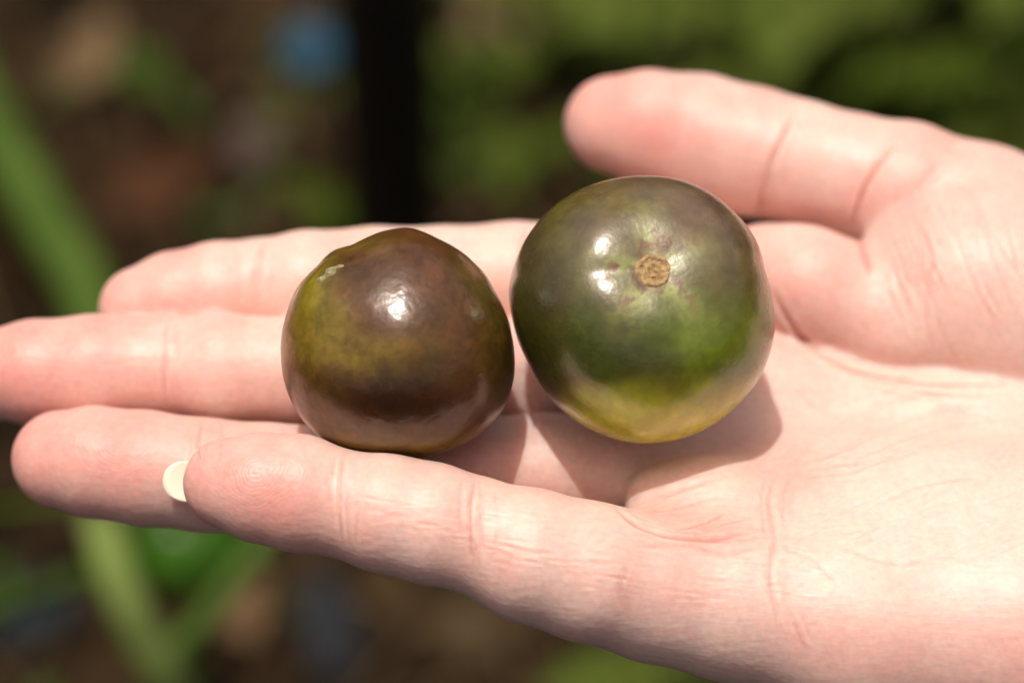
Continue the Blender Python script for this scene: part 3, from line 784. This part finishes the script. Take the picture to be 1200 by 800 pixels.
def put_leaf(root, p, size, yaw, pitch, roll, pool):
    o = bpy.data.objects.new('leaf', random.choice(pool)); COL.objects.link(o); o.parent = root
    o.location = Vector(p) - root.location; o.rotation_euler = (roll, pitch, yaw); o.scale = (size,) * 3
    return o
def smoothpts(pts, m=5):
    return [Vector(v) for v in spline([tuple(p) for p in pts], m)]
def vine(name, label, cat, pts, r0, r1, mat, leaves, group=None, pool=None):
    base = Vector(pts[0]); root = empty(name, base)
    q = smoothpts(pts); R_ = [r0 + (r1 - r0) * i / (len(q) - 1) for i in range(len(q))]
    v, f = tube([p - base for p in q], R_, 10); mesh_obj('stem', v, f, mat, root)
    for (t, size, yaw, pitch, roll) in leaves:
        p = q[min(len(q) - 1, int(t * (len(q) - 1)))]
        put_leaf(root, p, size, yaw, pitch, roll, pool or leafs)
    tag(root, label, cat, group)
    return root
def on(p): p = Vector(p); p.z = soil_z(p.x, p.y) - 0.005; return p

# left: the long arching stem, and the paler shoot with the side branch at lower left
vine('tomato_vine', 'long green tomato stem slanting down at the left behind the fingertips', 'tomato vine',
     [on(G(-420, 60)), G(-260, 20, .05), G(-90, 20, .10), G(-10, 150, .13), G(60, 270, .15), G(105, 350, .16), G(128, 470, .17), G(118, 560, .17)],
     0.0095, 0.0080, STEMM, [(.25, .10, 2.2, .2, .1), (.45, .09, 3.6, .3, 0)])
pv = vine('tomato_vine', 'pale green tomato shoot rising at lower left under the ring finger', 'tomato vine',
     [on(G(250, 980)), G(235, 900, .10), G(205, 820, .19), G(165, 740, .22), G(135, 670, .235), G(118, 610, .24), G(108, 560, .25)],
     0.0060, 0.0050, STEML, [(.9, .10, 3.3, .2, .3)])
b0 = G(182, 775, .205); bp = [b0, G(225, 740, .21), G(265, 690, .215), G(305, 640, .22), G(330, 590, .22)]
q = smoothpts([p - pv.location for p in bp]); v, f = tube(q, [0.0035] * len(q), 8); mesh_obj('side_branch', v, f, STEMM, pv)
b0 = G(140, 680, .23); bp = [b0, G(90, 680, .21), G(40, 700, .19), G(-40, 725, .16)]
q = smoothpts([p - pv.location for p in bp]); v, f = tube(q, [0.003] * len(q), 8); mesh_obj('side_branch', v, f, STEMM, pv)
# small green fruit under the fingers
gm = simple_mat('green_tomato_skin', (0.03, 0.11, 0.004), (0.055, 0.16, 0.007), 30, 0.25, 0.1, 0.5)
gc_ = G(218, 632, .17); groot = empty('green_tomato', gc_)
vs = [tuple(Vector(d) * (0.0165 * (1 - 0.14 * math.exp(-((1 - d[2]) / 0.06)) - 0.05 * abs(d[2]) + 0.02 * math.cos(5 * math.atan2(d[1], d[0])) * (1 - d[2] ** 2)))) for d in CSV[::1]]
me_s = cube_sphere(16); vs = [tuple(Vector(d) * (0.0165 * (1 - 0.14 * math.exp(-((1 - d[2]) / 0.06)) - 0.05 * abs(d[2]) + 0.02 * math.cos(5 * math.atan2(d[1], d[0])) * (1 - d[2] ** 2)))) for d in me_s[0]]
mesh_obj('fruit_body', vs, me_s[1], gm, groot)
cv = []; cf = []
for k in range(5):
    a = k * 2 * math.pi / 5; c, s = math.cos(a), math.sin(a); o = len(cv)
    for (x, wv, z) in ((0, .0022, .0145), (.006, .0026, .0168), (.012, .0014, .0165), (.017, .0002, .0150)):
        for sd in (-1, 1):
            for dz in (0, .0006): cv.append((c * x - s * wv * sd, s * x + c * wv * sd, z + dz))
    for i in range(3):
        a_ = o + i * 4
        cf += [(a_+1, a_+5, a_+7, a_+3), (a_, a_+2, a_+6, a_+4), (a_, a_+4, a_+5, a_+1), (a_+2, a_+3, a_+7, a_+6)]
mesh_obj('calyx', cv, cf, STEMM, groot)
v, f = tube([Vector((0, 0, .0145)), Vector((.003, .004, .024)), Vector((-.012, .016, .036)), Vector((-.03, .02, .045))], [.0016, .0014, .0012, .0012], 7); mesh_obj('stalk', v, f, STEMM, groot)
tag(groot, 'small bright green unripe tomato hanging below the little and ring fingers', 'tomato')

# black stake and its neighbours
sp_ = on(G(470, 380)); root = empty('garden_stake', sp_)
v, f = tube([Vector((0, 0, -.03)), Vector((0, 0, .40)), Vector((0, 0, .80)), Vector((0, 0, 1.1))], [.0175] * 4, 20)
BLK = simple_mat('black_plastic', (0.010, 0.010, 0.010), (0.020, 0.020, 0.020), 60, 0.45, 0.2, 0.3)
mesh_obj('pole', v, f, BLK, root)
v, f = tube([Vector((0, 0, 1.1)), Vector((0, 0, 1.108)), Vector((0, 0, 1.116))], [.0200, .0200, .014], 20); mesh_obj('end_cap', v, f, BLK, root)
for z in (.05, .33, .66):
    v, f = tube([Vector((0, 0, z)), Vector((0, 0, z + .012))], [.0187, .0187], 20); mesh_obj('collar', v, f, BLK, root)
tag(root, 'upright black garden stake standing in the soil behind the fingers', 'garden stake')

# blue cap on the soil
blue = simple_mat('blue_plastic', (0.012, 0.055, 0.095), (0.018, 0.07, 0.12), 60, 0.6, 0.1, 0.12)
cp = on(G(365, 75)); vs = []; fs = []; seg = 40
prof = [(0, .0085), (.008, .0087), (.0125, .0085), (.0135, .0075), (.0142, .001), (.0142, 0), (.0128, 0), (.0124, .0065), (0, .0072)]
for (r, z) in prof:
    for k in range(seg):
        a = 2 * math.pi * k / seg; rr = r + (.00035 if (k % 2 and .0005 < z < .0076 and r > .0133) else 0); vs.append((rr * math.cos(a), rr * math.sin(a), z))
for i in range(len(prof) - 1):
    for k in range(seg): k2 = (k + 1) % seg; fs.append((i*seg+k, (i+1)*seg+k, (i+1)*seg+k2, i*seg+k2))
cap = mesh_obj('bottle_cap', vs, fs, blue); cap.location = cp + Vector((0, 0, .010)); cap.scale = (.80,) * 3; cap.rotation_euler = (math.radians(24), math.radians(-8), 0.4)
tag(cap, 'round light blue plastic cap lying on the brown soil left of the stake', 'cap')

# dead leaves and stones
def dead_leaf(px, py, size, yaw, col1, col2, label, tilt=0.2, h=0.01):
    m = leaflet((0, 0, 0), 0, 1.0, 0.36, -0.15, px)
    o = mesh_obj('dead_leaf', m[0], m[1], simple_mat('dry_leaf', col1, col2, 8, 0.9, 0.5, 0.06))
    p = G(px, py); o.location = Vector((p.x, p.y, soil_z(p.x, p.y) + h)); o.scale = (size,) * 3; o.rotation_euler = (tilt, -0.15, yaw)
    tag(o, label, 'dead leaf', 'dead leaves on the soil'); return o
dead_leaf(82, 118, .040, 1.2, (.12, .08, .04), (.18, .12, .065), 'pale tan dead leaf on the soil at the upper left corner', .3)
dead_leaf(130, 262, .050, 0.5, (.045, .020, .009), (.075, .036, .017), 'rust brown dead leaf on the soil beside the slanting green stem')
dead_leaf(590, 110, .050, 1.8, (.16, .11, .06), (.28, .20, .11), 'light brown dead leaf on the soil right of the black stake')
dead_leaf(300, 765, .045, 2.2, (.10, .06, .03), (.16, .10, .05), 'brown dead leaf on the soil below the little finger', .2)
dead_leaf(500, 760, .040, 0.2, (.05, .033, .016), (.08, .055, .028), 'dull brown dead leaf on the soil under the middle of the hand')
dead_leaf(1050, 140, .040, 0.9, (.18, .11, .06), (.27, .17, .10), 'brown dead leaf among the green leaves above the thumb', .2, .03)
def stone(px, py, r, col, label, sq=(1, .75, .55)):
    ms = cube_sphere(8); d = ms[0]; rad = 1 + (fnoise(d + px, 0.8, 3, 2) - .5) * .5
    o = mesh_obj('stone', d * rad[:, None] * np.array(sq), ms[1], simple_mat('stone', col, tuple(c * 1.5 for c in col), 6, .9, .4, 0.06))
    p = G(px, py); o.location = Vector((p.x, p.y, soil_z(p.x, p.y) + r * .25)); o.scale = (r,) * 3; o.rotation_euler = (0, 0, px)
    tag(o, label, 'stone', 'stones on the soil')
stone(385, 745, .018, (.018, .02, .023), 'blue grey stone on the soil under the little finger', (1.3, .6, .4))
stone(48, 712, .016, (.02, .025, .028), 'dark blue grey stone beside the pale shoot at lower left')
stone(300, 190, .013, (.07, .05, .04), 'dull brown stone on the soil between the green stem and the stake')

# plants at the back and to the right
def plant(px, py, hgt, n, label, size=.12, lean=(0, 0), pool=leafs, r=.004, spread=1.0):
    b = on(G(px, py)); pts = [b]
    for k in range(1, 5): pts.append(b + Vector((lean[0] * k / 4 + random.uniform(-.01, .01), lean[1] * k / 4 + random.uniform(-.01, .01), hgt * k / 4)))
    lv = []
    for k in range(n):
        lv.append((0.12 + 0.88 * k / max(1, n - 1), size * random.uniform(.75, 1.15) * spread, k * 2.4 + random.uniform(-.4, .4), random.uniform(-.35, .25), random.uniform(-.4, .4)))
    return vine('tomato_plant', label, 'tomato plant', pts, r, r * .5, STEMM, lv, 'leafy young plants in the bed', pool)
plant(210, 130, .045, 3, 'small green seedling on the soil left of the blue cap', .014, pool=leafs)
plant(532, 190, .060, 5, 'small green seedling standing close to the right of the black stake', .045, pool=leafs)
plant(545, 120, .050, 5, 'bright green seedling behind the one nearest the stake', .042, pool=leafs_l)
plant(640, 45, .10, 5, 'pale green seedling at the top edge between stake and thumb', .050, pool=leafs_l)
plant(770, 95, .09, 7, 'yellowish green plant behind the tip of the thumb', .070, pool=leafs_l)
plant(900, 55, .12, 8, 'green leafy plant above the middle of the thumb', .080, pool=leafs_l)
plant(1010, 30, .10, 8, 'dark green leafy plant at the top edge right of the middle', .080, pool=leafs)
plant(1120, 110, .14, 8, 'bright green leafy plant above the base of the thumb', .085, pool=leafs_l)
plant(1215, 60, .16, 8, 'tall green leafy plant in the upper right corner', .095, pool=leafs_l)
plant(1180, 175, .08, 6, 'low green plant behind the ball of the thumb at the right edge', .070, pool=leafs)
plant(800, 840, .05, 6, 'low green seedling under the heel of the hand', .045, pool=leafs_l)
plant(700, 215, .05, 5, 'small dark seedling behind the larger tomato', .040, pool=leafs)
plant(420, 300, .04, 5, 'small dark seedling hidden low behind the index finger', .035, pool=leafs)

# clods, straw and litter nobody could count
def scatter(name, n, fn, mat):
    vs = []; fs = []
    for k in range(n):
        x = gc.x + random.gauss(0, .26); y = gc.y + random.gauss(0, .26)
        m = fn(x, y, soil_z(x, y)); o = len(vs); vs.extend(m[0]); fs.extend([tuple(i + o for i in f) for f in m[1]])
    o = mesh_obj(name, vs, fs, mat); o['kind'] = 'stuff'; return o
icv = cube_sphere(2)
def clod(x, y, z):
    r = random.uniform(.003, .011) * random.choice((1, 1, .6)); sc_ = np.array([random.uniform(.7, 1.3) for _ in range(3)]) * r
    return ([tuple(np.array([x, y, z + r * .2]) + v * sc_ * random.uniform(.85, 1.15)) for v in icv[0]], icv[1])
scatter('soil_clods', 2600, clod, simple_mat('clod', (0.008, 0.006, 0.003), (0.060, 0.034, 0.017), 45, 0.95, 0.5, 0.08))
def straw(x, y, z):
    a = random.random() * 6.28; l = random.uniform(.01, .04); t = random.uniform(-.3, .3); d = Vector((math.cos(a), math.sin(a), t)) * l
    p = Vector((x, y, z + .006)); return tube([p, p + d * .5 + Vector((0, 0, .002)), p + d], [.0009] * 3, 4)
scatter('straw_litter', 700, straw, simple_mat('straw', (0.10, 0.065, 0.03), (0.24, 0.16, 0.08), 30, 0.9, 0.3, 0.06))
def sprig(x, y, z):
    vs = []; fs = []
    for k in range(3):
        m = leaflet((x, y, z + .006), random.random() * 6.28, random.uniform(.008, .02), .004, -.3, k); m = (m[0][:55], [f for f in m[1] if max(f) < 55])
        o = len(vs); vs += m[0]; fs += [tuple(i + o for i in f) for f in m[1]]
    return vs, fs
scatter('small_weeds', 140, sprig, simple_mat('weed', (0.03, 0.07, 0.012), (0.07, 0.12, 0.02), 20, 0.7, 0.3, 0.08))
